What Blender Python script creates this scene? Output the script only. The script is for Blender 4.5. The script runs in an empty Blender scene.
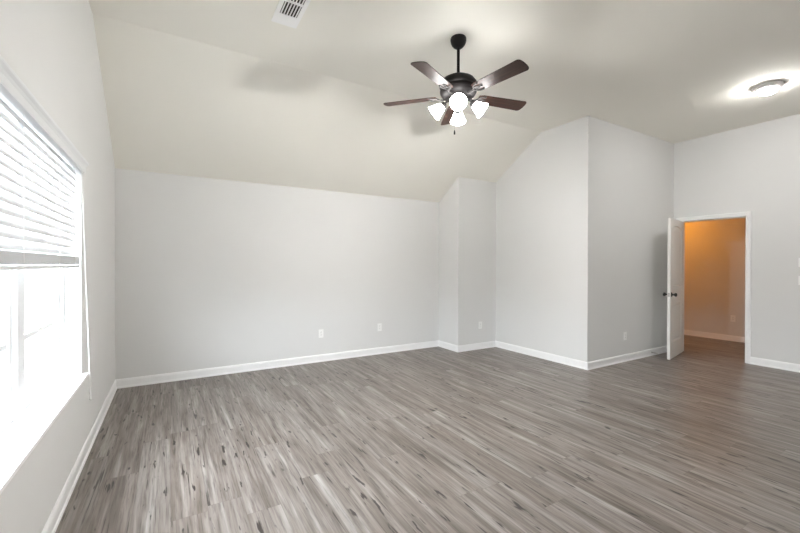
import bpy, bmesh, math, random
from mathutils import Vector, Matrix
random.seed(4)
S = bpy.context.scene
COL = S.collection
R = math.radians

# ------------------------------------------------------------------ camera, world, exposure
FPX = 384.67
cd = bpy.data.cameras.new('camera')
cd.sensor_fit = 'HORIZONTAL'; cd.sensor_width = 36.0
cd.lens = FPX * 36.0 / 800.0
cd.clip_start = 0.02
cam = bpy.data.objects.new('camera', cd); COL.objects.link(cam)
_a, _b, _c = R(30.807), R(-0.2426), R(0.1394)
_F = Vector((math.sin(_a) * math.cos(_b), math.cos(_a) * math.cos(_b), math.sin(_b)))
_R = Vector((math.cos(_a), -math.sin(_a), 0)); _U = _R.cross(_F)
_R, _U = _R * math.cos(_c) + _U * math.sin(_c), _U * math.cos(_c) - _R * math.sin(_c)
_m = Matrix((_R, _U, -_F)).transposed().to_4x4()
_m.translation = Vector((0, 0, 1.3527))
cam.matrix_world = _m
S.camera = cam

W = bpy.data.worlds.new('daylight'); S.world = W
W.use_nodes = True
bgn = W.node_tree.nodes['Background']
_n, _l = W.node_tree.nodes, W.node_tree.links          # overcast sky above, dimmer ground below the horizon
_tc = _n.new('ShaderNodeTexCoord'); _sp = _n.new('ShaderNodeSeparateXYZ'); _rp = _n.new('ShaderNodeValToRGB')
_l.new(_tc.outputs['Generated'], _sp.inputs[0])
_mr = _n.new('ShaderNodeMapRange'); _mr.inputs['From Min'].default_value = -0.01; _mr.inputs['From Max'].default_value = 0.12
_l.new(_sp.outputs[2], _mr.inputs[0]); _l.new(_mr.outputs[0], _rp.inputs[0])
_rp.color_ramp.elements[0].color = (0.085, 0.086, 0.085, 1)
_rp.color_ramp.elements[1].color = (0.85, 0.935, 1.0, 1)
_l.new(_rp.outputs[0], bgn.inputs[0])
bgn.inputs[1].default_value = 8.5
S.view_settings.view_transform = 'Standard'
S.view_settings.look = 'None'
S.view_settings.gamma = 1.0
S.view_settings.use_curve_mapping = False
S.view_settings.exposure = 1.86
try:
    S.cycles.max_bounces = 12; S.cycles.diffuse_bounces = 8; S.cycles.glossy_bounces = 4
    S.cycles.transparent_max_bounces = 12
    S.cycles.sample_clamp_indirect = 6.0
except Exception:
    pass

FAN_GLOW = 11.0
BULB_GLOW = 760.0          # radiance of the fan's glass shades
DOME_GLOW = 66.0         # radiance of the flush ceiling light's dome
SLAT_THROUGH = 0.01
HALL_LAMP = 3.4         # watts of the warm hall lamp

# ------------------------------------------------------------------ dimensions
XL, YB, XB, YC, XE, YE, XG = -0.518, 5.171, 3.836, 4.666, 4.635, 3.0305, 6.869
ZS, ZF, YK = 2.393, 3.2874, 3.78        # plate height, flat ceiling, fold
YF = -2.7                                # wall behind the camera
XH = 8.66                                # far wall of the hall
JY0, JY1, JZ = 2.136, 2.925, 2.04       # clear door opening
WY0, WY1, WZ0, WZ1 = 1.59, 3.33, 0.585, 2.05   # window opening
def zc(y):
    return ZF if y <= YK else ZF + (ZS - ZF) * (y - YK) / (YB - YK)

# ------------------------------------------------------------------ materials
def mat(name):
    m = bpy.data.materials.new(name); m.use_nodes = True
    nt = m.node_tree
    return m, nt, nt.nodes, nt.links, nt.nodes['Principled BSDF']
def srgb(r, g, b):
    f = lambda c: (c / 255 / 12.92) if c / 255 <= 0.04045 else ((c / 255 + 0.055) / 1.055) ** 2.4
    return (f(r), f(g), f(b), 1)
def plain(name, col, rough=0.5, metal=0.0, spec=0.5, noise=0.0, nscale=40, bump=0.0):
    m, nt, N, L, p = mat(name)
    p.inputs['Base Color'].default_value = col
    p.inputs['Roughness'].default_value = rough
    p.inputs['Metallic'].default_value = metal
    p.inputs['Specular IOR Level'].default_value = spec
    if noise or bump:
        tc = N.new('ShaderNodeTexCoord'); nz = N.new('ShaderNodeTexNoise')
        nz.inputs['Scale'].default_value = nscale; nz.inputs['Detail'].default_value = 4
        L.new(tc.outputs['Object'], nz.inputs['Vector'])
        if noise:
            mx = N.new('ShaderNodeMix'); mx.data_type = 'RGBA'
            mx.inputs[6].default_value = tuple(c * (1 - noise) for c in col[:3]) + (1,)
            mx.inputs[7].default_value = tuple(min(1, c * (1 + noise)) for c in col[:3]) + (1,)
            L.new(nz.outputs['Fac'], mx.inputs[0]); L.new(mx.outputs[2], p.inputs['Base Color'])
        if bump:
            b = N.new('ShaderNodeBump'); b.inputs['Strength'].default_value = bump
            b.inputs['Distance'].default_value = 0.002
            L.new(nz.outputs['Fac'], b.inputs['Height']); L.new(b.outputs['Normal'], p.inputs['Normal'])
    return m
def emis(name, col, strength, base=(0.9, 0.9, 0.9, 1)):
    m, nt, N, L, p = mat(name)
    p.inputs['Base Color'].default_value = base
    p.inputs['Roughness'].default_value = 0.3
    p.inputs['Emission Color'].default_value = col
    p.inputs['Emission Strength'].default_value = strength
    return m

M_wall = plain('wall_paint', srgb(227, 227, 226), 0.75, 0, 0.25, 0.012, 3, 0.05)
M_ceil = plain('ceiling_paint', srgb(245, 243, 235), 0.85, 0, 0.2, 0.01, 3, 0.06)
M_trim = plain('trim_paint', srgb(249, 249, 249), 0.35, 0, 0.5, 0.008, 8)
M_door = plain('door_paint', srgb(236, 234, 230), 0.4, 0, 0.5, 0.008, 8)
M_vinyl = plain('window_vinyl', srgb(238, 239, 240), 0.4, 0, 0.5, 0.008, 8)
M_blind = plain('blind_white', srgb(232, 234, 235), 0.45, 0, 0.4, 0.01, 12)
M_cord = plain('cord_white', srgb(240, 240, 238), 0.7, 0, 0.3, 0.02, 200)
M_black = plain('bronze_black', srgb(30, 27, 27), 0.5, 0.1, 0.22, 0.15, 30)
M_iron = plain('bracket_pewter', srgb(46, 43, 42), 0.55, 0.2, 0.5, 0.1, 60)
M_nickel = plain('brushed_nickel', srgb(172, 168, 166), 0.32, 0.9, 0.5, 0.06, 60)
M_satin = plain('satin_rim', srgb(222, 218, 218), 0.4, 0.15, 0.5, 0.03, 40)
M_plate = plain('plate_plastic', srgb(250, 250, 249), 0.35, 0, 0.5, 0.006, 30)
M_slot = plain('dark_slot', srgb(60, 58, 55), 0.6, 0, 0.3, 0.05, 80)
M_vent = plain('vent_enamel', srgb(250, 250, 249), 0.4, 0, 0.5, 0.01, 30)
M_duct = plain('duct_dark', srgb(58, 55, 50), 0.8, 0, 0.2, 0.1, 20)
M_steel = plain('spring_steel', srgb(190, 188, 184), 0.3, 0.9, 0.5, 0.05, 100)
M_rubber = plain('rubber_tip', srgb(232, 230, 225), 0.6, 0, 0.4, 0.02, 80)
M_shade = emis('frosted_glass_lit', (1, 0.985, 0.965, 1), FAN_GLOW)
M_bulb = emis('bulb_lit', (1, 0.98, 0.96, 1), BULB_GLOW)
M_dome = emis('dome_glass_lit', (1, 0.985, 0.96, 1), DOME_GLOW)

def slat_material():
    m, nt, N, L, p = mat('blind_slat')
    p.inputs['Base Color'].default_value = srgb(226, 228, 230)
    p.inputs['Roughness'].default_value = 0.45
    tr = N.new('ShaderNodeBsdfTranslucent'); tr.inputs[0].default_value = (0.9, 0.91, 0.92, 1)
    mx = N.new('ShaderNodeMixShader'); mx.inputs[0].default_value = SLAT_THROUGH
    out = N['Material Output']
    L.new(p.outputs[0], mx.inputs[1]); L.new(tr.outputs[0], mx.inputs[2]); L.new(mx.outputs[0], out.inputs[0])
    return m
M_slat = slat_material()

def mnode(N, L, op, a, b=None, c=None):
    n = N.new('ShaderNodeMath'); n.operation = op
    for i, v in enumerate((a, b, c)):
        if v is None: continue
        if hasattr(v, 'links'): L.new(v, n.inputs[i])
        else: n.inputs[i].default_value = v
    return n.outputs[0]
def glass_material():
    m, nt, N, L, p = mat('window_glass')
    tr = N.new('ShaderNodeBsdfTransparent'); gl = N.new('ShaderNodeBsdfGlossy')
    gl.inputs['Roughness'].default_value = 0.02
    fr = N.new('ShaderNodeFresnel'); fr.inputs[0].default_value = 1.35
    mx = N.new('ShaderNodeMixShader'); out = N['Material Output']
    ge = N.new('ShaderNodeNewGeometry')
    fac = mnode(N, L, 'MULTIPLY', fr.outputs[0], mnode(N, L, 'SUBTRACT', 1.0, ge.outputs['Backfacing']))
    L.new(mnode(N, L, 'MULTIPLY', fac, 0.6), mx.inputs[0]); L.new(tr.outputs[0], mx.inputs[1]); L.new(gl.outputs[0], mx.inputs[2])
    L.new(mx.outputs[0], out.inputs[0])
    return m
M_glass = glass_material()

def ramp(N, L, fac, stops):
    n = N.new('ShaderNodeValToRGB'); e = n.color_ramp.elements
    while len(e) > 2: e.remove(e[-1])
    while len(e) < len(stops): e.new(0.5)
    for el, (pos, col) in zip(e, stops):
        el.position = pos; el.color = col if len(col) == 4 else tuple(col) + (1,)
    L.new(fac, n.inputs[0]); return n.outputs[0]
def mixc(N, L, mode, fac, a, b):
    n = N.new('ShaderNodeMix'); n.data_type = 'RGBA'; n.blend_type = mode
    for i, v in ((0, fac), (6, a), (7, b)):
        if hasattr(v, 'links'): L.new(v, n.inputs[i])
        else: n.inputs[i].default_value = v
    return n.outputs[2]
def comb(N, L, x, y, z):
    n = N.new('ShaderNodeCombineXYZ')
    for i, v in enumerate((x, y, z)):
        if hasattr(v, 'links'): L.new(v, n.inputs[i])
        else: n.inputs[i].default_value = v
    return n.outputs[0]
def noise(N, L, vec, scale, detail=3, rough=0.55, dist=0.0):
    n = N.new('ShaderNodeTexNoise'); L.new(vec, n.inputs['Vector'])
    n.inputs['Scale'].default_value = scale; n.inputs['Detail'].default_value = detail
    n.inputs['Roughness'].default_value = rough; n.inputs['Distortion'].default_value = dist
    return n.outputs['Fac']
def g(v): return (v, v, v, 1)

def floor_material():
    m, nt, N, L, p = mat('vinyl_plank_floor')
    tc = N.new('ShaderNodeTexCoord'); sp = N.new('ShaderNodeSeparateXYZ')
    L.new(tc.outputs['Object'], sp.inputs[0]); X, Y = sp.outputs[0], sp.outputs[1]
    PW, PL = 0.178, 1.22
    xs = mnode(N, L, 'DIVIDE', X, PW); row = mnode(N, L, 'FLOOR', xs)
    wn = N.new('ShaderNodeTexWhiteNoise'); wn.noise_dimensions = '1D'; L.new(row, wn.inputs['W'])
    ys = mnode(N, L, 'ADD', mnode(N, L, 'DIVIDE', Y, PL), mnode(N, L, 'MULTIPLY', wn.outputs['Value'], 7.0))
    pid = mnode(N, L, 'FLOOR', ys)
    wn2 = N.new('ShaderNodeTexWhiteNoise'); wn2.noise_dimensions = '2D'
    L.new(comb(N, L, row, pid, 0.0), wn2.inputs['Vector']); rnd = wn2.outputs['Value']
    fx = mnode(N, L, 'FRACT', xs); fy = mnode(N, L, 'FRACT', ys)
    ex = mnode(N, L, 'MULTIPLY', mnode(N, L, 'MINIMUM', fx, mnode(N, L, 'SUBTRACT', 1.0, fx)), PW)
    ey = mnode(N, L, 'MULTIPLY', mnode(N, L, 'MINIMUM', fy, mnode(N, L, 'SUBTRACT', 1.0, fy)), PL)
    seam = mnode(N, L, 'MINIMUM', ex, ey)
    off = mnode(N, L, 'MULTIPLY', rnd, 61.0)
    # long soft tone bands inside each plank
    v1 = comb(N, L, mnode(N, L, 'MULTIPLY', X, 20.0), mnode(N, L, 'MULTIPLY', Y, 1.1), off)
    bands = noise(N, L, v1, 1.0, 3, 0.55, 0.5)
    v2 = comb(N, L, mnode(N, L, 'MULTIPLY', X, 95.0), mnode(N, L, 'MULTIPLY', Y, 4.0), off)
    grain = noise(N, L, v2, 1.0, 4, 0.65, 0.3)
    # dark elongated knots and checks
    v3 = comb(N, L, mnode(N, L, 'MULTIPLY', X, 29.0), mnode(N, L, 'MULTIPLY', Y, 5.0), off)
    kn = noise(N, L, v3, 1.0, 2.5, 0.55, 0.25)
    v4 = comb(N, L, mnode(N, L, 'MULTIPLY', X, 60.0), mnode(N, L, 'MULTIPLY', Y, 2.2), mnode(N, L, 'ADD', off, 17.0))
    ck = noise(N, L, v4, 1.0, 2, 0.5, 0.2)
    base = ramp(N, L, bands, [(0.25, srgb(98, 88, 81)), (0.42, srgb(127, 119, 113)), (0.58, srgb(150, 143, 138)), (0.78, srgb(186, 182, 179))])
    tone = ramp(N, L, rnd, [(0.0, srgb(226, 221, 217)), (0.5, srgb(233, 230, 228)), (1.0, srgb(241, 240, 239))])
    c = mixc(N, L, 'MULTIPLY', 1.0, base, tone)
    gr = ramp(N, L, grain, [(0.3, g(0.42)), (0.5, g(0.98)), (0.72, g(1.2))])
    c = mixc(N, L, 'MULTIPLY', 0.75, c, gr)
    kf = ramp(N, L, kn, [(0.64, g(0)), (0.69, g(1))])
    c = mixc(N, L, 'MIX', mnode(N, L, 'MULTIPLY', kf, 0.95), c, srgb(40, 33, 30))
    cf = ramp(N, L, ck, [(0.64, g(0)), (0.71, g(1))])
    c = mixc(N, L, 'MIX', mnode(N, L, 'MULTIPLY', cf, 0.85), c, srgb(50, 42, 38))
    sf = ramp(N, L, seam, [(0.0, g(1)), (0.0028, g(0))])
    c = mixc(N, L, 'MIX', mnode(N, L, 'MULTIPLY', sf, 0.3), c, srgb(88, 78, 72))
    L.new(c, p.inputs['Base Color'])
    rr = ramp(N, L, grain, [(0.2, g(0.42)), (0.8, g(0.3))]); L.new(rr, p.inputs['Roughness'])
    p.inputs['Specular IOR Level'].default_value = 0.5
    b = N.new('ShaderNodeBump'); b.inputs['Strength'].default_value = 0.12; b.inputs['Distance'].default_value = 0.001
    L.new(grain, b.inputs['Height']); L.new(b.outputs['Normal'], p.inputs['Normal'])
    return m
M_floor = floor_material()

def walnut_material():
    m, nt, N, L, p = mat('walnut_blade')
    tc = N.new('ShaderNodeTexCoord'); mp = N.new('ShaderNodeMapping')
    mp.inputs['Scale'].default_value = (3.0, 60.0, 60.0)
    L.new(tc.outputs['Object'], mp.inputs[0])
    n = noise(N, L, mp.outputs[0], 1.0, 4, 0.6, 0.6)
    c = ramp(N, L, n, [(0.25, srgb(30, 18, 14)), (0.5, srgb(50, 31, 24)), (0.75, srgb(76, 49, 37))])
    L.new(c, p.inputs['Base Color'])
    p.inputs['Roughness'].default_value = 0.5
    p.inputs['Specular IOR Level'].default_value = 0.35
    p.inputs['Coat Weight'].default_value = 0.08; p.inputs['Coat Roughness'].default_value = 0.3
    return m
M_wood = walnut_material()

# ------------------------------------------------------------------ mesh helpers
def box(bm, x0, x1, y0, y1, z0, z1, mtx=None):
    vs = [bm.verts.new((x, y, z)) for z in (z0, z1) for y in (y0, y1) for x in (x0, x1)]
    if mtx is not None:
        for v in vs: v.co = mtx @ v.co
    for f in ((0, 2, 3, 1), (4, 5, 7, 6), (0, 1, 5, 4), (2, 6, 7, 3), (0, 4, 6, 2), (1, 3, 7, 5)):
        bm.faces.new([vs[i] for i in f])
    return vs
def prism(bm, pts, a, b, axis='x', mtx=None):
    """polygon pts (2D) extruded from a to b along axis; pts are the two other axes in xyz order"""
    def P(q, t):
        v = {'x': (t, q[0], q[1]), 'y': (q[0], t, q[1]), 'z': (q[0], q[1], t)}[axis]
        return mtx @ Vector(v) if mtx is not None else Vector(v)
    A = [bm.verts.new(P(q, a)) for q in pts]; B = [bm.verts.new(P(q, b)) for q in pts]
    n = len(pts)
    bm.faces.new(A); bm.faces.new(B[::-1])
    for i in range(n):
        bm.faces.new((A[i], B[i], B[(i + 1) % n], A[(i + 1) % n]))
def footprint(bm, pts, z0, topf):
    A = [bm.verts.new((x, y, z0)) for x, y in pts]; B = [bm.verts.new((x, y, topf(y))) for x, y in pts]
    n = len(pts); bm.faces.new(A[::-1]); bm.faces.new(B)
    for i in range(n):
        bm.faces.new((A[i], A[(i + 1) % n], B[(i + 1) % n], B[i]))
def lathe(bm, prof, seg=32, mtx=None, close=False):
    """prof: (r,z) list, revolved round z"""
    rings = []
    for r, z in prof:
        if r < 1e-6:
            v = Vector((0, 0, z)); rings.append([bm.verts.new(mtx @ v if mtx is not None else v)])
        else:
            ring = []
            for k in range(seg):
                t = 2 * math.pi * k / seg; v = Vector((r * math.cos(t), r * math.sin(t), z))
                ring.append(bm.verts.new(mtx @ v if mtx is not None else v))
            rings.append(ring)
    pairs = list(zip(rings, rings[1:]))
    if close: pairs.append((rings[-1], rings[0]))
    for a, b in pairs:
        for k in range(seg):
            k2 = (k + 1) % seg
            if len(a) == 1 and len(b) == 1: continue
            if len(a) == 1: bm.faces.new((a[0], b[k], b[k2]))
            elif len(b) == 1: bm.faces.new((a[k], a[k2], b[0]))
            else: bm.faces.new((a[k], a[k2], b[k2], b[k]))
def tube(bm, pts, rad, seg=8, closed=False):
    pts = [Vector(q) for q in pts]; n = len(pts)
    rads = rad if isinstance(rad, (list, tuple)) else [rad] * n
    rings = []; prev = None
    for i in range(n):
        a = pts[(i - 1) % n] if (closed or i > 0) else pts[i]
        b = pts[(i + 1) % n] if (closed or i < n - 1) else pts[i]
        t = (b - a).normalized()
        if prev is None:
            u = t.orthogonal().normalized()
        else:
            u = (prev - t * prev.dot(t)).normalized()
        prev = u; w = t.cross(u)
        rings.append([bm.verts.new(pts[i] + (u * math.cos(2 * math.pi * k / seg) + w * math.sin(2 * math.pi * k / seg)) * rads[i]) for k in range(seg)])
    m = n if closed else n - 1
    for i in range(m):
        a, b = rings[i], rings[(i + 1) % n]
        for k in range(seg):
            bm.faces.new((a[k], a[(k + 1) % seg], b[(k + 1) % seg], b[k]))
    if not closed:
        bm.faces.new(rings[0][::-1]); bm.faces.new(rings[-1])
def obj(name, bm, m, parent=None, smooth=False, bevel=0.0, bseg=2, loc=None):
    bmesh.ops.recalc_face_normals(bm, faces=bm.faces[:])
    if bevel > 0:
        es = [e for e in bm.edges if len(e.link_faces) == 2 and e.calc_face_angle(0) > R(35)]
        bmesh.ops.bevel(bm, geom=es, offset=bevel, segments=bseg, affect='EDGES', profile=0.5, clamp_overlap=True)
    me = bpy.data.meshes.new(name); bm.to_mesh(me); bm.free()
    me.materials.append(m)
    if smooth:
        for f in me.polygons: f.use_smooth = True
        try: me.set_sharp_from_angle(angle=R(38))
        except Exception: pass
    o = bpy.data.objects.new(name, me); COL.objects.link(o)
    if parent is not None: o.parent = parent
    if loc is not None: o.location = loc
    return o
def tag(o, label, cat, group=None, kind=None):
    o['label'] = label; o['category'] = cat
    if group: o['group'] = group
    if kind: o['kind'] = kind
    return o
def thing(name, label, cat, loc=(0, 0, 0), rotz=0.0, group=None, kind=None):
    o = bpy.data.objects.new(name, None); COL.objects.link(o); o.empty_display_size = 0.05
    o.location = loc; o.rotation_euler = (0, 0, rotz)
    return tag(o, label, cat, group, kind)
def struct(name, bm, m, label, cat, parent=None, **k):
    o = obj(name, bm, m, parent, **k)
    return tag(o, label, cat, None, 'structure')
def copy_tree(o, parent=None):
    c = o.copy(); COL.objects.link(c)
    if parent is not None: c.parent = parent
    for ch in list(o.children): copy_tree(ch, c)
    return c
NB = bmesh.new

# ------------------------------------------------------------------ shell
T = 0.12
bm = NB(); box(bm, XL - 0.16, XH + T, YF - T, YB + T, -0.1, 0.0)
struct('floor', bm, M_floor, 'grey brown wood-look plank floor with dark knots', 'floor')

bm = NB()
prism(bm, [(YF - T, ZF), (YK, ZF), (YB + T, zc(YB + T)), (YB + T, zc(YB + T) + 0.15), (YK, ZF + 0.15), (YF - T, ZF + 0.15)], XL - 0.16, XG + T, 'x')
struct('ceiling', bm, M_ceil, 'cream vaulted ceiling, flat overhead and sloping down to the back wall', 'ceiling')

# left wall with its window opening, plus an opening added for fill light
W2Y0, W2Y1 = -2.25, -1.40  # span of the added fill-light opening
bm = NB(); XO = XL - 0.16
def lw(pts): prism(bm, pts, XO, XL, 'x')
lw([(YF - T, 0), (YB + T, 0), (YB + T, WZ0), (YF - T, WZ0)])
for a, b in ((YF - T, W2Y0), (W2Y1, WY0), (WY1, YB + T)):
    if b <= YK: lw([(a, WZ0), (b, WZ0), (b, WZ1), (a, WZ1)])
    else: lw([(a, WZ0), (b, WZ0), (b, WZ1), (a, WZ1)])
lw([(YF - T, WZ1), (YB + T, WZ1), (YB + T, zc(YB + T)), (YK, ZF), (YF - T, ZF)])
struct('wall_left', bm, M_wall, 'light grey wall with the blind-covered window', 'wall')

bm = NB(); box(bm, XL, XB + T, YB, YB + T, 0, zc(YB + T))
prism(bm, [(YB, zc(YB + T)), (YB + T, zc(YB + T)), (YB, ZS)], XL, XB + T, 'x')
struct('wall_back', bm, M_wall, 'long light grey back wall under the sloped ceiling', 'wall')
bm = NB(); footprint(bm, [(XB, YC), (XB + T, YC + T), (XB + T, YB), (XB, YB)], 0, zc)
struct('wall_recess_side', bm, M_wall, 'narrow light grey wall strip stepping out from the back wall', 'wall')
bm = NB(); footprint(bm, [(XB, YC), (XE, YC), (XE + T, YC + T), (XB + T, YC + T)], 0, zc)
struct('wall_recess', bm, M_wall, 'narrow shaded grey wall with an outlet, between two corners', 'wall')
bm = NB()
footprint(bm, [(XE, YE), (XE + T, YE + T), (XE + T, YK), (XE, YK)], 0, zc)
footprint(bm, [(XE, YK), (XE + T, YK), (XE + T, YC + T), (XE, YC)], 0, zc)
struct('wall_bumpout_side', bm, M_wall, 'bright grey bumped-out wall face with angled top facing the window', 'wall')
bm = NB(); footprint(bm, [(XE, YE), (XG, YE), (XG, YE + T), (XE + T, YE + T)], 0, zc)
struct('wall_bumpout_front', bm, M_wall, 'shaded grey wall beside the open door', 'wall')
RO0, RO1, ROZ = JY0 - 0.02, JY1 + 0.02, JZ + 0.02
bm = NB()
for y0, y1, z0, z1 in ((YF - T, RO0, 0, ZF), (RO1, YE + T, 0, ZF), (RO0, RO1, ROZ, ZF)):
    box(bm, XG, XG + T, y0, y1, z0, z1)
struct('wall_right', bm, M_wall, 'light grey right wall with the doorway', 'wall')
bm = NB()
box(bm, XL, XG, YF - T, YF, 0, ZF)
struct('wall_front', bm, M_wall, 'light grey wall behind the viewer', 'wall')
# hall beyond the doorway
HY0, HY1, HZ = 0.6, 4.5, 2.44
bm = NB(); box(bm, XH, XH + T, HY0 - T, HY1 + T, 0, HZ)
struct('wall_hall', bm, M_wall, 'hall wall in warm lamp light seen through the doorway', 'wall')
bm = NB(); box(bm, XG + T, XH, HY1, HY1 + T, 0, HZ)
struct('wall_hall_north', bm, M_wall, 'end wall of the hall hidden by the door', 'wall')
bm = NB(); box(bm, XG + T, XH, HY0 - T, HY0, 0, HZ)
struct('wall_hall_south', bm, M_wall, 'near end wall of the hall', 'wall')
bm = NB(); box(bm, XG, XG + T, YE + T, HY1 + T, 0, HZ)
struct('wall_hall_side', bm, M_wall, 'hall side wall behind the shaded wall', 'wall')
bm = NB(); box(bm, XG + T, XH + T, HY0 - T, HY1 + T, HZ, HZ + 0.1)
struct('ceiling_hall', bm, M_ceil, 'flat hall ceiling beyond the doorway', 'ceiling')

# ------------------------------------------------------------------ baseboards
BP = [(0, 0), (0.019, 0), (0.019, 0.008), (0.0165, 0.016), (0.012, 0.02), (0.012, 0.078), (0.010, 0.083), (0.009, 0.090), (0.005, 0.097), (0, 0.099)]
def baseboard(name, p0, p1, nrm, s0, s1, label):
    """p0->p1 along the wall, nrm into the room, s0/s1: end mitre (+1 outside corner, -1 inside corner, 0 square)"""
    bm = NB(); p0, p1, n = Vector(p0), Vector(p1), Vector(nrm); d = (p1 - p0).normalized()
    A = [bm.verts.new((*(p0 + n * t - d * (s0 * t)), z)) for t, z in BP]
    B = [bm.verts.new((*(p1 + n * t + d * (s1 * t)), z)) for t, z in BP]
    k = len(BP); bm.faces.new(A); bm.faces.new(B[::-1])
    for i in range(k): bm.faces.new((A[i], B[i], B[(i + 1) % k], A[(i + 1) % k]))
    return struct(name, bm, M_trim, label, 'baseboard')
CW = 0.057
baseboard('baseboard_left', (XL, YF), (XL, YB), (1, 0), -1, -1, 'white baseboard under the window')
baseboard('baseboard_back', (XL, YB), (XB, YB), (0, -1), -1, -1, 'long white baseboard along the back wall')
baseboard('baseboard_recess_side', (XB, YB), (XB, YC), (-1, 0), -1, 1, 'short white baseboard on the narrow wall strip')
baseboard('baseboard_recess', (XB, YC), (XE, YC), (0, -1), 1, -1, 'short white baseboard in the recess below the outlet')
baseboard('baseboard_bumpout_side', (XE, YC), (XE, YE), (-1, 0), -1, 1, 'white baseboard on the bright bumped-out wall')
baseboard('baseboard_bumpout_front', (XE, YE), (XG, YE), (0, -1), 1, -1, 'white baseboard running behind the open door')
baseboard('baseboard_right', (XG, JY0 - 0.005 - CW), (XG, YF), (-1, 0), 0, -1, 'white baseboard right of the doorway')
baseboard('baseboard_door', (XG, YE), (XG, JY1 + 0.005 + CW), (-1, 0), -1, 0, 'tiny white baseboard piece between door casing and corner')
baseboard('baseboard_front', (XL, YF), (XG, YF), (0, 1), -1, -1, 'white baseboard behind the viewer')
baseboard('baseboard_hall', (XH, HY0), (XH, HY1), (-1, 0), -1, -1, 'baseboard in the hall seen through the doorway')

# ------------------------------------------------------------------ door frame (casing + jamb + stop)
bm = NB()
for x0, x1 in ((XG, XG + T),):
    box(bm, x0, x1, RO0, JY0, 0, ROZ); box(bm, x0, x1, JY1, RO1, 0, ROZ); box(bm, x0, x1, JY0, JY1, JZ, ROZ)
    sx = XG + 0.040
    box(bm, sx, sx + 0.03, JY0, JY0 + 0.011, 0, JZ); box(bm, sx, sx + 0.03, JY1 - 0.011, JY1, 0, JZ); box(bm, sx, sx + 0.03, JY0 + 0.011, JY1 - 0.011, JZ - 0.011, JZ)
CP = [(0, 0), (0, 0.008), (0.006, 0.011), (0.03, 0.012), (0.044, 0.016), (0.054, 0.016), (0.057, 0.013), (0.057, 0)]   # (across, out)
def casing(bm, xw, sgn):
    a, b, t = JY0 - 0.005, JY1 + 0.005, JZ + 0.005
    paths = []
    for q, o in CP:
        x = xw + sgn * o
        paths.append([(x, a - q, 0), (x, a - q, t + q), (x, b + q, t + q), (x, b + q, 0)])
    V = [[bm.verts.new(c) for c in pth] for pth in paths]; k = len(V)
    for i in range(k):
        for j in range(3):
            bm.faces.new((V[i][j], V[i][j + 1], V[(i + 1) % k][j + 1], V[(i + 1) % k][j]))
    bm.faces.new([v[0] for v in V]); bm.faces.new([v[3] for v in V][::-1])
casing(bm, XG, -1); casing(bm, XG + T, 1)
struct('trim_1', bm, M_trim, 'white door casing and jamb around the doorway', 'door frame')

# ------------------------------------------------------------------ door leaf
DW, DH, DT = 0.782, 2.022, 0.035
door = thing('door_1', 'white two-panel door with arched upper panel, swung open into the room', 'door', (XG - 0.004, JY1 - 0.002, 0.010), 0, None, 'structure')
# local: leaf runs along +x (hinge at 0), thickness along +y 0..DT, z up
door.rotation_euler = (0, 0, R(180 + 11.75))
ST = 0.112
zL0, zL1, zU0, zU1 = 0.235, 0.80, 1.03, 1.885      # panel openings
ARC = 0.045
def arch_pts(x0, x1, z0, z1, rise, n=14):
    pts = [(x0, z0), (x1, z0)]
    for i in range(n + 1):
        t = i / n; x = x1 + (x0 - x1) * t
        s = math.sin(math.pi * t)
        pts.append((x, z1 - rise + rise * (s ** 0.8) if 0 < t < 1 else z1 - rise))
    return pts
bm = NB()
def ybox(x0, x1, z0, z1, y0=0, y1=DT): box(bm, x0, x1, y0, y1, z0, z1)
ybox(0, ST, 0, DH); ybox(DW - ST, DW, 0, DH)
ybox(ST, DW - ST, 0, zL0); ybox(ST, DW - ST, zL1, zU0)
ap = arch_pts(ST, DW - ST, zU0, zU1 + ARC, ARC)[2:]
# top rail: split into strips so it follows the arch
for (xa, za), (xb, zb) in zip(ap, ap[1:]):
    prism(bm, [(xb, zb), (xa, za), (xa, DH), (xb, DH)], 0, DT, 'y')
ybox(ST, DW - ST, zL0, zL1, 0.011, DT - 0.011)
prism(bm, arch_pts(ST, DW - ST, zU0, zU1 + ARC, ARC), 0.011, DT - 0.011, 'y')
bmesh.ops.remove_doubles(bm, verts=bm.verts[:], dist=1e-5)
# sloped mouldings and raised fields
def field(pts, shrink, y_a, y_b):
    cx = sum(q[0] for q in pts) / len(pts); cz = (min(q[1] for q in pts) + max(q[1] for q in pts)) / 2
    w = max(q[0] for q in pts) - min(q[0] for q in pts); h = max(q[1] for q in pts) - min(q[1] for q in pts)
    def sc(d): return [(cx + (x - cx) * (1 - 2 * d / w), cz + (z - cz) * (1 - 2 * d / h)) for x, z in pts]
    rings = [[bm.verts.new((x, y, z)) for x, z in sc(d)] for d, y in ((shrink, y_a), (shrink + 0.03, y_b))]
    k = len(pts)
    for i in range(k): bm.faces.new((rings[0][i], rings[0][(i + 1) % k], rings[1][(i + 1) % k], rings[1][i]))
    bm.faces.new(rings[1])
def molding(pts, y_a, y_b):
    cx = sum(q[0] for q in pts) / len(pts); cz = (min(q[1] for q in pts) + max(q[1] for q in pts)) / 2
    w = max(q[0] for q in pts) - min(q[0] for q in pts); h = max(q[1] for q in pts) - min(q[1] for q in pts)
    def sc(d): return [(cx + (x - cx) * (1 - 2 * d / w), cz + (z - cz) * (1 - 2 * d / h)) for x, z in pts]
    rings = [[bm.verts.new((x, y, z)) for x, z in sc(d)] for d, y in ((0, y_a), (0.014, y_b))]
    k = len(pts)
    for i in range(k): bm.faces.new((rings[0][i], rings[0][(i + 1) % k], rings[1][(i + 1) % k], rings[1][i]))
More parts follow.
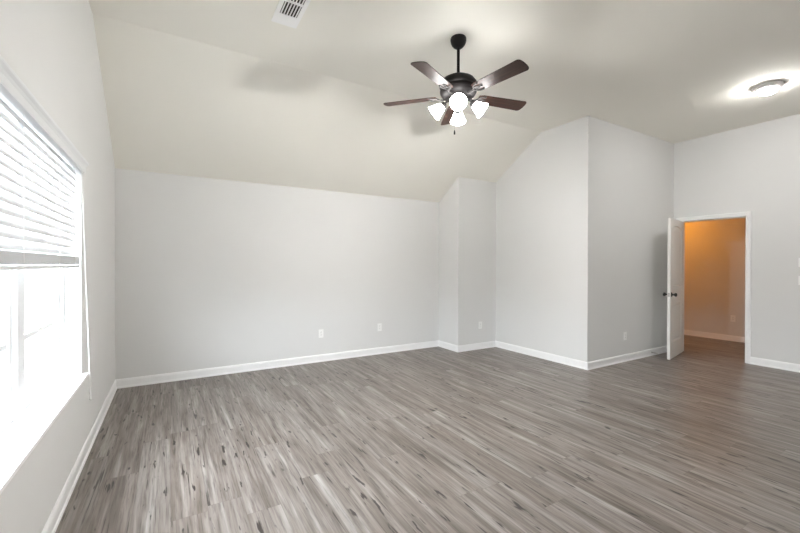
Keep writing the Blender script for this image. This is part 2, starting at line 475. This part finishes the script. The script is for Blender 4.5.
for pts in ([(ST, zL0), (DW - ST, zL0), (DW - ST, zL1), (ST, zL1)], arch_pts(ST, DW - ST, zU0, zU1 + ARC, ARC)):
    molding(pts, 0.0005, 0.0108); molding(pts, DT - 0.0005, DT - 0.0108)
    field(pts, 0.024, 0.011, 0.004); field(pts, 0.024, DT - 0.011, DT - 0.004)
obj('door_leaf', bm, M_door, door)
kz, kx = 0.925, DW - 0.062
def knob_prof():
    return [(0, 0), (0.033, 0), (0.033, 0.004), (0.027, 0.009), (0.013, 0.011), (0.011, 0.028), (0.016, 0.034), (0.025, 0.042), (0.0275, 0.052), (0.025, 0.061), (0.016, 0.067), (0, 0.069)]
for side in (0, 1):
    bm = NB()
    mt = Matrix.Translation((kx, 0 if side == 0 else DT, kz)) @ Matrix.Rotation(R(90 if side == 0 else -90), 4, 'X')
    lathe(bm, knob_prof(), 24, mt)
    k = obj('door_knob', bm, M_iron, door, smooth=True); k['label'] = 'dark pewter round knob'
bm = NB(); box(bm, DW - 0.0005, DW + 0.0012, 0.006, DT - 0.006, kz - 0.028, kz + 0.028)
o = obj('latch_plate', bm, M_nickel, door)
for hz in (0.2, 1.0, 1.8):
    bm = NB(); lathe(bm, [(0, -0.045), (0.0055, -0.045), (0.0055, 0.045), (0, 0.045)], 12, Matrix.Translation((-0.001, -0.005, hz)))
    box(bm, 0.0, 0.03, -0.0012, 0.0006, hz - 0.044, hz + 0.044)
    obj('hinge', bm, M_nickel, door, smooth=True)

# ------------------------------------------------------------------ windows
def build_window(y0, y1, name, label, loc=None, rz=0.0):
    w = thing(name, label, 'window', loc or (XL, (y0 + y1) / 2, WZ0), rz, None, 'structure')
    L2 = (y1 - y0) / 2; H = WZ1 - WZ0
    FX0, FX1 = -0.160, -0.088          # frame depth range (local x)
    # stool (sill)
    bm = NB(); box(bm, FX1, 0.032, -L2 - 0.05, L2 + 0.05, 0.002, 0.022)
    # notch: inside the opening the board only spans the opening; outside it sits on the wall face
    for v in bm.verts:
        if v.co.x < -0.05: v.co.y = max(-L2 + 0.001, min(L2 - 0.001, v.co.y))
    bm.free(); bm = NB()
    prism(bm, [(FX1, -L2 + 0.001), (0.0005, -L2 + 0.001), (0.0005, -L2 - 0.05), (0.034, -L2 - 0.05), (0.034, L2 + 0.05), (0.0005, L2 + 0.05), (0.0005, L2 - 0.001), (FX1, L2 - 0.001)], 0.001, 0.022, 'z')
    obj('window_sill', bm, M_trim, w, bevel=0.004)
    fr = NB(); FW = 0.035
    z0f = 0.001
    def fb(ya, yb, za, zb, xa=FX0, xb=FX1): box(fr, xa, xb, ya, yb, za, zb)
    fb(-L2, -L2 + FW, z0f, H); fb(L2 - FW, L2, z0f, H)
    fb(-L2 + FW, L2 - FW, z0f, 0.045); fb(-L2 + FW, L2 - FW, H - FW, H)
    fb(-0.05, 0.05, 0.045, H - FW, FX0, FX1 + 0.004)
    obj('window_frame', fr, M_vinyl, w, bevel=0.003)
    for s in (-1, 1):
        a, b = (0.05, L2 - FW) if s > 0 else (-L2 + FW, -0.05)
        mid = H / 2
        for nm, za, zb, xo in (('lower_sash', 0.045, mid + 0.02, -0.118), ('upper_sash', mid - 0.02, H - FW, -0.148)):
            xa, xb = xo - 0.014, xo + 0.014
            SW = 0.036
            bm = NB()
            box(bm, xa, xb, a, a + SW, za, zb); box(bm, xa, xb, b - SW, b, za, zb)
            box(bm, xa, xb, a + SW, b - SW, za, za + SW); box(bm, xa, xb, a + SW, b - SW, zb - SW, zb)
            sash = obj(nm, bm, M_vinyl, w, bevel=0.003)
            bm = NB(); box(bm, xo - 0.002, xo + 0.002, a + SW, b - SW, za + SW, zb - SW)
            obj('pane', bm, M_glass, sash)
            bm = NB(); cy = (a + b) / 2; cz = (za + zb) / 2
            box(bm, xo - 0.006, xo + 0.006, cy - 0.012, cy + 0.012, za + SW, zb - SW)
            box(bm, xo - 0.0061, xo + 0.0061, a + SW, b - SW, cz - 0.013, cz + 0.013)
            obj('muntin', bm, M_vinyl, sash)
    return w
build_window(WY0, WY1, 'window_1', 'white double-hung twin window behind the half raised blind')
build_window(W2Y0, W2Y1, 'fill_window', 'added unseen double-hung window on the left wall behind the viewer, for fill light')  # invented window out of view, lets in extra daylight as fill

for y0, y1 in ((WY0, WY1), (W2Y0, W2Y1)):
    ld = bpy.data.lights.new('daylight_portal', 'AREA'); ld.shape = 'RECTANGLE'
    ld.size = WZ1 - WZ0; ld.size_y = y1 - y0
    ld.cycles.is_portal = True
    lo = bpy.data.objects.new('daylight_portal', ld); COL.objects.link(lo)
    lo.location = (XL - 0.17, (y0 + y1) / 2, (WZ0 + WZ1) / 2)
    lo.rotation_euler = (0, R(-90), 0)

# ------------------------------------------------------------------ blind on window_1
blind = thing('window_blind', 'white slatted window blind raised halfway up the left window', 'blind', (XL, (WY0 + WY1) / 2, WZ1))
HL = (WY1 - WY0) / 2
BX = -0.030                     # slat centre depth
bm = NB()    # valance with crown profile
VP = [(0.004, -0.078), (0.018, -0.078), (0.021, -0.070), (0.021, -0.042), (0.027, -0.030), (0.036, -0.020), (0.038, -0.011), (0.034, -0.004), (0.004, -0.004)]
prism(bm, VP, -HL - 0.03, HL + 0.03, 'y')
obj('valance', bm, M_blind, blind)
bm = NB(); box(bm, BX - 0.026, BX + 0.026, -HL + 0.012, HL - 0.012, -0.05, -0.004)
obj('head_rail', bm, M_blind, blind, bevel=0.002)
Z_STACK = 1.402 - WZ1
bm = NB(); pitch = 0.0445; z = -0.085; nslat = 0
def slat(bm, z, tilt, sag=0.0, w=0.050):
    y0, y1 = -HL + 0.035, HL - 0.035
    n = 6; P = []
    c, s = math.cos(tilt), math.sin(tilt)
    for i in range(n + 1):
        t = -1 + 2 * i / n; a = t * w / 2; h = 0.0035 * (1 - t * t)
        P.append((BX + a * c - h * s, z + a * s + h * c))
    th = 0.0028
    Q = P + [(x + th * s, zz - th * c) for x, zz in P[::-1]]
    prism(bm, Q, y0, y1, 'y')
while z > Z_STACK + 0.01:
    slat(bm, z, R(-64)); z -= pitch; nslat += 1
o = obj('slats', bm, M_slat, blind, smooth=True)
bm = NB(); z = Z_STACK
for k in range(15):
    slat(bm, z - 0.0035 * k, 0, w=0.050 + random.uniform(-0.001, 0.001))
obj('slat_stack', bm, M_slat, blind, smooth=True)
zr = Z_STACK - 0.0035 * 15 - 0.004
bm = NB(); box(bm, BX - 0.026, BX + 0.026, -HL + 0.035, HL - 0.035, zr - 0.017, zr)
obj('bottom_rail', bm, M_blind, blind, bevel=0.003)
for yy in (-0.70, -0.30, 0.30, 0.70):
    bm = NB()
    for xx in (BX - 0.027, BX + 0.028):
        tube(bm, [(xx, yy, -0.05), (xx, yy, zr - 0.018)], 0.0011, 6)
    obj('ladder_cord', bm, M_cord, blind)
# wavy pull cords hanging at the far end, over the sill
def cordpts(y0, y1, z1, ph, amp):
    pts = []
    n = 40
    for i in range(n + 1):
        t = i / n; zz = -0.05 + (z1 + 0.05) * t
        x = 0.006 + 0.036 * t; y = y0 + (y1 - y0) * t ** 1.3 + amp * math.sin(ph + 17 * t) * t
        pts.append((x, y, zz))
    return pts
for yo, ze, ph in ((HL + 0.020, 0.50 - WZ1, 0.3), (HL + 0.026, 0.46 - WZ1, 2.2)):
    bm = NB(); pts = cordpts(HL - 0.022, yo + 0.014, ze, ph, 0.005); tube(bm, pts, 0.0022, 6)
    cord = obj('pull_cord', bm, M_cord, blind, smooth=True)
    e = pts[-1]
    bm = NB(); lathe(bm, [(0, 0.004), (0.003, 0.002), (0.005, -0.012), (0.0085, -0.036), (0.008, -0.042), (0, -0.044)], 14, Matrix.Translation(e))
    obj('tassel', bm, M_cord, cord, smooth=True)
bm = NB()
lp = [(0.043, HL + 0.047 + 0.018 * math.sin(2 * math.pi * k / 24), 0.55 - WZ1 + 0.05 * math.cos(2 * math.pi * k / 24)) for k in range(24)]
tube(bm, lp, 0.0018, 6, closed=True)
obj('cord_loop', bm, M_cord, blind, smooth=True)

# ------------------------------------------------------------------ ceiling fan
FX, FY = 2.108, 2.572
fan = thing('ceiling_fan', 'dark bronze five-blade ceiling fan with four lit white glass shades', 'ceiling fan', (FX, FY, ZF))
def fz(z): return z - 0.018 - ZF
bm = NB(); lathe(bm, [(0, 0), (0.064, 0), (0.067, -0.006), (0.067, -0.022), (0.064, -0.040), (0.056, -0.058), (0.043, -0.074), (0.030, -0.084), (0.018, -0.088), (0, -0.088)], 40)
obj('canopy', bm, M_black, fan, smooth=True)
bm = NB(); lathe(bm, [(0, -0.085), (0.0125, -0.085), (0.0125, fz(2.985)), (0.02, fz(2.985)), (0.02, fz(2.955)), (0, fz(2.955))], 20)
obj('downrod', bm, M_black, fan, smooth=True)
bm = NB(); lathe(bm, [(0, fz(2.985)), (0.03, fz(2.985)), (0.05, fz(2.978)), (0.10, fz(2.965)), (0.135, fz(2.945)), (0.155, fz(2.918)), (0.160, fz(2.895)), (0.158, fz(2.885)), (0.150, fz(2.878)), (0.150, fz(2.862)), (0.156, fz(2.855)), (0.154, fz(2.838)), (0.140, fz(2.815)), (0.115, fz(2.795)), (0.10, fz(2.788)), (0, fz(2.788))], 56)
obj('motor_housing', bm, M_black, fan, smooth=True)
bm = NB(); lathe(bm, [(0, fz(2.79)), (0.062, fz(2.79)), (0.066, fz(2.782)), (0.066, fz(2.757)), (0.060, fz(2.747)), (0.040, fz(2.735)), (0.018, fz(2.727)), (0.010, fz(2.714)), (0, fz(2.710))], 36)
obj('light_kit', bm, M_iron, fan, smooth=True)
# blades
ZB = fz(2.815)
def blade_outline():
    pts = []; r0, r1 = 0.185, 0.66
    def hw(t): return 0.056 + 0.014 * t
    top = []
    n = 12
    for i in range(n + 1):
        t = i / n; x = r0 + (r1 - r0) * t
        h = hw(t)
        if t < 0.05: h *= 0.82 + 0.18 * (t / 0.05)
        top.append((x, h))
    # rounded tip corners
    top = [q for q in top if q[0] <= r1 - 0.03]
    top += [(r1 - 0.03 + 0.03 * math.sin(a), 0.070 - 0.03 + 0.03 * math.cos(a)) for a in [R(v) for v in (0, 20, 40, 60, 80)]]
    tip = [(r1 + 0.004, 0.02), (r1 + 0.004, -0.02)]
    return top + tip + [(x, -y) for x, y in top[::-1]]
for k in range(5):
    ang = R(60.5 + 72 * k)
    rot = Matrix.Rotation(ang, 4, 'Z')
    pit = Matrix.Rotation(R(-12), 4, 'X')
    bm = NB(); prism(bm, blade_outline(), -0.003, 0.003, 'z')
    b = obj('blade', bm, M_wood, fan, bevel=0.0015)
    b.matrix_local = Matrix.Translation((0, 0, ZB)) @ rot @ pit
    # bracket: arm from the motor, opening into an oval scroll under the blade
    bm = NB()
    tube(bm, [(0.105, 0, -0.012), (0.135, 0, -0.022), (0.160, 0, -0.020), (0.178, 0, -0.012)], [0.011, 0.009, 0.008, 0.008], 10)
    def loop(cx, cy, rx, ry, zz, rad):
        tube(bm, [(cx + rx * math.cos(2 * math.pi * i / 24), cy + ry * math.sin(2 * math.pi * i / 24), zz) for i in range(24)], rad, 8, closed=True)
    loop(0.205, 0, 0.030, 0.017, -0.009, 0.0045)
    tube(bm, [(0.178, 0.0, -0.011), (0.19, 0.028, -0.009), (0.215, 0.042, -0.008), (0.245, 0.044, -0.007)], [0.007, 0.006, 0.006, 0.008], 8)
    tube(bm, [(0.178, 0.0, -0.011), (0.19, -0.028, -0.009), (0.215, -0.042, -0.008), (0.245, -0.044, -0.007)], [0.007, 0.006, 0.006, 0.008], 8)
    box(bm, 0.19, 0.262, -0.014, 0.014, -0.0075, -0.003)
    for sx, sy in ((0.245, 0.044), (0.245, -0.044), (0.252, 0)):
        lathe(bm, [(0, -0.013), (0.006, -0.012), (0.008, -0.007), (0.008, -0.003), (0, -0.003)], 10, Matrix.Translation((sx, sy, 0)))
    br = obj('blade_bracket', bm, M_iron, fan, smooth=True)
    br.matrix_local = Matrix.Translation((0, 0, ZB)) @ rot @ pit
# lamp shades
TILT = 38
for k in range(4):
    ang = R(231 + 90 * k)
    d = Vector((math.cos(ang), math.sin(ang), 0))
    ax = (d * math.cos(R(TILT)) + Vector((0, 0, -math.sin(R(TILT))))).normalized()
    neck = d * 0.116 + Vector((0, 0, fz(2.746)))
    bm = NB()
    tube(bm, [d * 0.055 + Vector((0, 0, fz(2.772))), d * 0.075 + Vector((0, 0, fz(2.777))), d * 0.104 + Vector((0, 0, fz(2.764))), neck - ax * 0.004], 0.008, 10)
    q = ax.to_track_quat('Z', 'Y').to_matrix().to_4x4()
    mt = Matrix.Translation(neck) @ q
    lathe(bm, [(0, -0.012), (0.016, -0.012), (0.026, -0.004), (0.031, 0.012), (0.031, 0.024), (0.0, 0.024)], 24, mt)
    obj('lamp_arm', bm, M_iron, fan, smooth=True)
    bm = NB()
    out = [(0.028, 0.018), (0.034, 0.026), (0.042, 0.042), (0.049, 0.062), (0.055, 0.084), (0.062, 0.106), (0.071, 0.124), (0.076, 0.132)]
    out = [(r * 0.9, 0.018 + (z - 0.018) * 0.86) for r, z in out]
    inn = [(r - 0.003, z) for r, z in out[::-1]]
    lathe(bm, out + inn, 40, mt, close=True)
    sh = obj('lamp_shade', bm, M_shade, fan, smooth=True)
    bm = NB(); lathe(bm, [(0, 0.026), (0.013, 0.026), (0.014, 0.045), (0.022, 0.062), (0.025, 0.074), (0.024, 0.086), (0.017, 0.096), (0, 0.1)], 24, mt)
    obj('bulb', bm, M_bulb, sh, smooth=True)
# pull chain
off = Vector((-0.035, 0.005, 0))
bm = NB(); tube(bm, [off + Vector((0, 0, fz(2.725))), off + Vector((0, 0, fz(2.515)))], 0.0005, 6)
pc = obj('pull_chain', bm, M_iron, fan)
bm = NB(); lathe(bm, [(0, 0.004), (0.003, 0.003), (0.006, -0.006), (0.008, -0.022), (0.007, -0.034), (0, -0.038)], 14, Matrix.Translation(off + Vector((0, 0, fz(2.515)))))
obj('pull_fob', bm, M_black, pc, smooth=True)

# ------------------------------------------------------------------ flush ceiling light
fl = thing('ceiling_light', 'round flush ceiling light with lit frosted dome and silver rim near the doorway', 'ceiling light', (5.505, 1.535, ZF))
bm = NB(); lathe(bm, [(0, 0), (0.121, 0), (0.128, -0.004), (0.130, -0.012), (0.128, -0.022), (0.116, -0.034), (0.098, -0.044), (0.089, -0.048), (0.086, -0.046), (0.086, -0.036), (0, -0.036)], 56)
obj('rim', bm, M_satin, fl, smooth=True)
bm = NB(); lathe(bm, [(0.085, -0.037), (0.085, -0.048), (0.081, -0.061), (0.071, -0.075), (0.054, -0.087), (0.033, -0.094), (0.014, -0.0965), (0, -0.097)], 48)
obj('glass_dome', bm, M_dome, fl, smooth=True)
bm = NB(); lathe(bm, [(0, -0.096), (0.007, -0.0965), (0.008, -0.100), (0.004, -0.104), (0.005, -0.108), (0, -0.111)], 20)
obj('finial', bm, M_nickel, fl, smooth=True)

# warm hall lamp
ld = bpy.data.lights.new('hall_lamp', 'POINT'); ld.energy = HALL_LAMP; ld.color = (1.0, 0.36, 0.035); ld.shadow_soft_size = 0.1
lo = bpy.data.objects.new('hall_lamp', ld); COL.objects.link(lo); lo.location = (8.0, 3.75, 2.2)

# ------------------------------------------------------------------ ceiling vent
VX0, VX1, VY0, VY1 = 0.685, 0.880, 2.565, 3.146
vent = thing('ceiling_vent', 'white rectangular ceiling air vent with dark louver slots', 'vent', ((VX0 + VX1) / 2, (VY0 + VY1) / 2, ZF))
hx, hy = (VX1 - VX0) / 2, (VY1 - VY0) / 2
sx = 0.066; secs = [(hy - 0.130 - 0.158, hy - 0.130), (-(hy - 0.130), -(hy - 0.130) + 0.142)]
sx0 = sx
bm = NB(); zt, zb = 0.0, -0.007
box(bm, -hx, -sx, -hy, hy, zb, zt); box(bm, sx, hx, -hy, hy, zb, zt)
box(bm, -sx, sx, secs[0][1], hy, zb, zt); box(bm, -sx, sx, -hy, secs[1][0], zb, zt)
box(bm, -sx, sx, secs[1][1], secs[0][0], zb, zt)
bmesh.ops.remove_doubles(bm, verts=bm.verts[:], dist=1e-5)
obj('vent_frame', bm, M_vent, vent)
bm = NB()
for a, b in secs:
    box(bm, -sx, sx, a, b, -0.0012, -0.0002)
obj('duct', bm, M_duct, vent)
bm = NB()
for a, b in secs:
    for k in range(6):
        xx = -sx + 2 * sx * (k + 0.5) / 6
        box(bm, -0.0047, 0.0047, a, b, -0.0006, 0.0006, Matrix.Translation((xx, 0, -0.0048)) @ Matrix.Rotation(R(28), 4, 'Y'))
obj('louvers', bm, M_vent, vent)
for yy in (hy - 0.02, -hy + 0.02):
    bm = NB(); lathe(bm, [(0, -0.010), (0.004, -0.0095), (0.006, -0.0068), (0, -0.0068)], 12, Matrix.Translation((0, yy, 0)))
obj('screw', bm, M_vent, vent, smooth=True)

# ------------------------------------------------------------------ outlets, switches, door stop
def make_outlet(label):
    o = thing('wall_outlet', label, 'outlet', group='wall outlets')
    bm = NB(); box(bm, -0.035, 0.035, -0.0055, 0, -0.0575, 0.0575)
    obj('cover_plate', bm, M_plate, o, bevel=0.002)
    for s in (-1, 1):
        bm = NB()
        pts = [(0.0165 * math.cos(t), s * 0.0195 + max(-0.0125, min(0.0125, 0.0165 * math.sin(t)))) for t in [2 * math.pi * i / 24 for i in range(24)]]
        prism(bm, pts, -0.0075, -0.0054, 'y')
        r = obj('receptacle', bm, M_plate, o)
        bm = NB()
        for xx, hh in ((-0.0064, 0.0045), (0.0064, 0.0038)):
            box(bm, xx - 0.0011, xx + 0.0011, -0.0080, -0.0074, s * 0.0195 + 0.003 - hh, s * 0.0195 + 0.003 + hh)
        lathe(bm, [(0, 0), (0.0024, 0), (0.0024, 0.0006), (0, 0.0006)], 10, Matrix.Translation((0, -0.0074, s * 0.0195 - 0.0075)) @ Matrix.Rotation(R(90), 4, 'X'))
        obj('slot', bm, M_slot, r)
    bm = NB(); lathe(bm, [(0, 0.0018), (0.0025, 0.001), (0.003, 0), (0, 0)], 12, Matrix.Translation((0, -0.0055, 0)) @ Matrix.Rotation(R(90), 4, 'X'))
    obj('screw', bm, M_nickel, o)
    return o
spots = [((1.802, YB, 0.392), 0, 'white outlet on the long back wall, the one nearer the window'),
         ((2.724, YB, 0.405), 0, 'white outlet on the long back wall, the one nearer the recess corner'),
         ((4.291, YC, 0.383), 0, 'white outlet on the narrow recess wall between two corners'),
         ((5.505, YE, 0.357), 0, 'white outlet on the shaded wall beside the open door'),
         ((XH, 2.86, 0.405), -90, 'outlet tinted by warm light on the hall wall through the doorway')]
src = make_outlet(spots[0][2])
for i, (loc, rz, lab) in enumerate(spots):
    o = src if i == 0 else copy_tree(src)
    o.location = loc; o.rotation_euler = (0, 0, R(rz)); o['label'] = lab

def make_switch():
    o = thing('light_switch', '', 'light switch', group='light switches by the doorway')
    bm = NB(); box(bm, -0.035, 0.035, -0.0055, 0, -0.0575, 0.0575)
    obj('cover_plate', bm, M_plate, o, bevel=0.002)
    bm = NB(); prism(bm, [(-0.0055, -0.033), (-0.0095, -0.033), (-0.0065, 0), (-0.0075, 0.033), (-0.0055, 0.033)], -0.0165, 0.0165, 'x')
    obj('rocker', bm, M_plate, o)
    return o
s1 = make_switch(); s1.location = (XG, 1.5735, 1.395); s1.rotation_euler = (0, 0, R(-90)); s1['label'] = 'upper of the two white switch plates right of the doorway'
s2 = copy_tree(s1); s2.location = (XG, 1.5735, 1.166); s2['label'] = 'lower of the two white switch plates right of the doorway'

ds = thing('door_stop', 'small spring door stop on the baseboard behind the open door', 'door stop', (6.205, YE - 0.012, 0.048))
bm = NB(); lathe(bm, [(0, 0), (0.012, 0), (0.012, 0.004), (0.006, 0.008), (0, 0.008)], 16, Matrix.Rotation(R(90), 4, 'X'))
obj('base', bm, M_steel, ds, smooth=True)
bm = NB(); tube(bm, [(0.0058 * math.cos(t), -0.007 - 0.058 * t / (2 * math.pi * 14), 0.0058 * math.sin(t)) for t in [2 * math.pi * i / 10 for i in range(141)]], 0.0013, 6)
obj('spring', bm, M_steel, ds, smooth=True)
bm = NB(); lathe(bm, [(0, 0.063), (0.007, 0.063), (0.0085, 0.068), (0.0085, 0.078), (0.006, 0.082), (0, 0.083)], 16, Matrix.Rotation(R(90), 4, 'X'))
t_ = obj('tip', bm, M_rubber, ds, smooth=True); t_['label'] = 'white rubber tip'
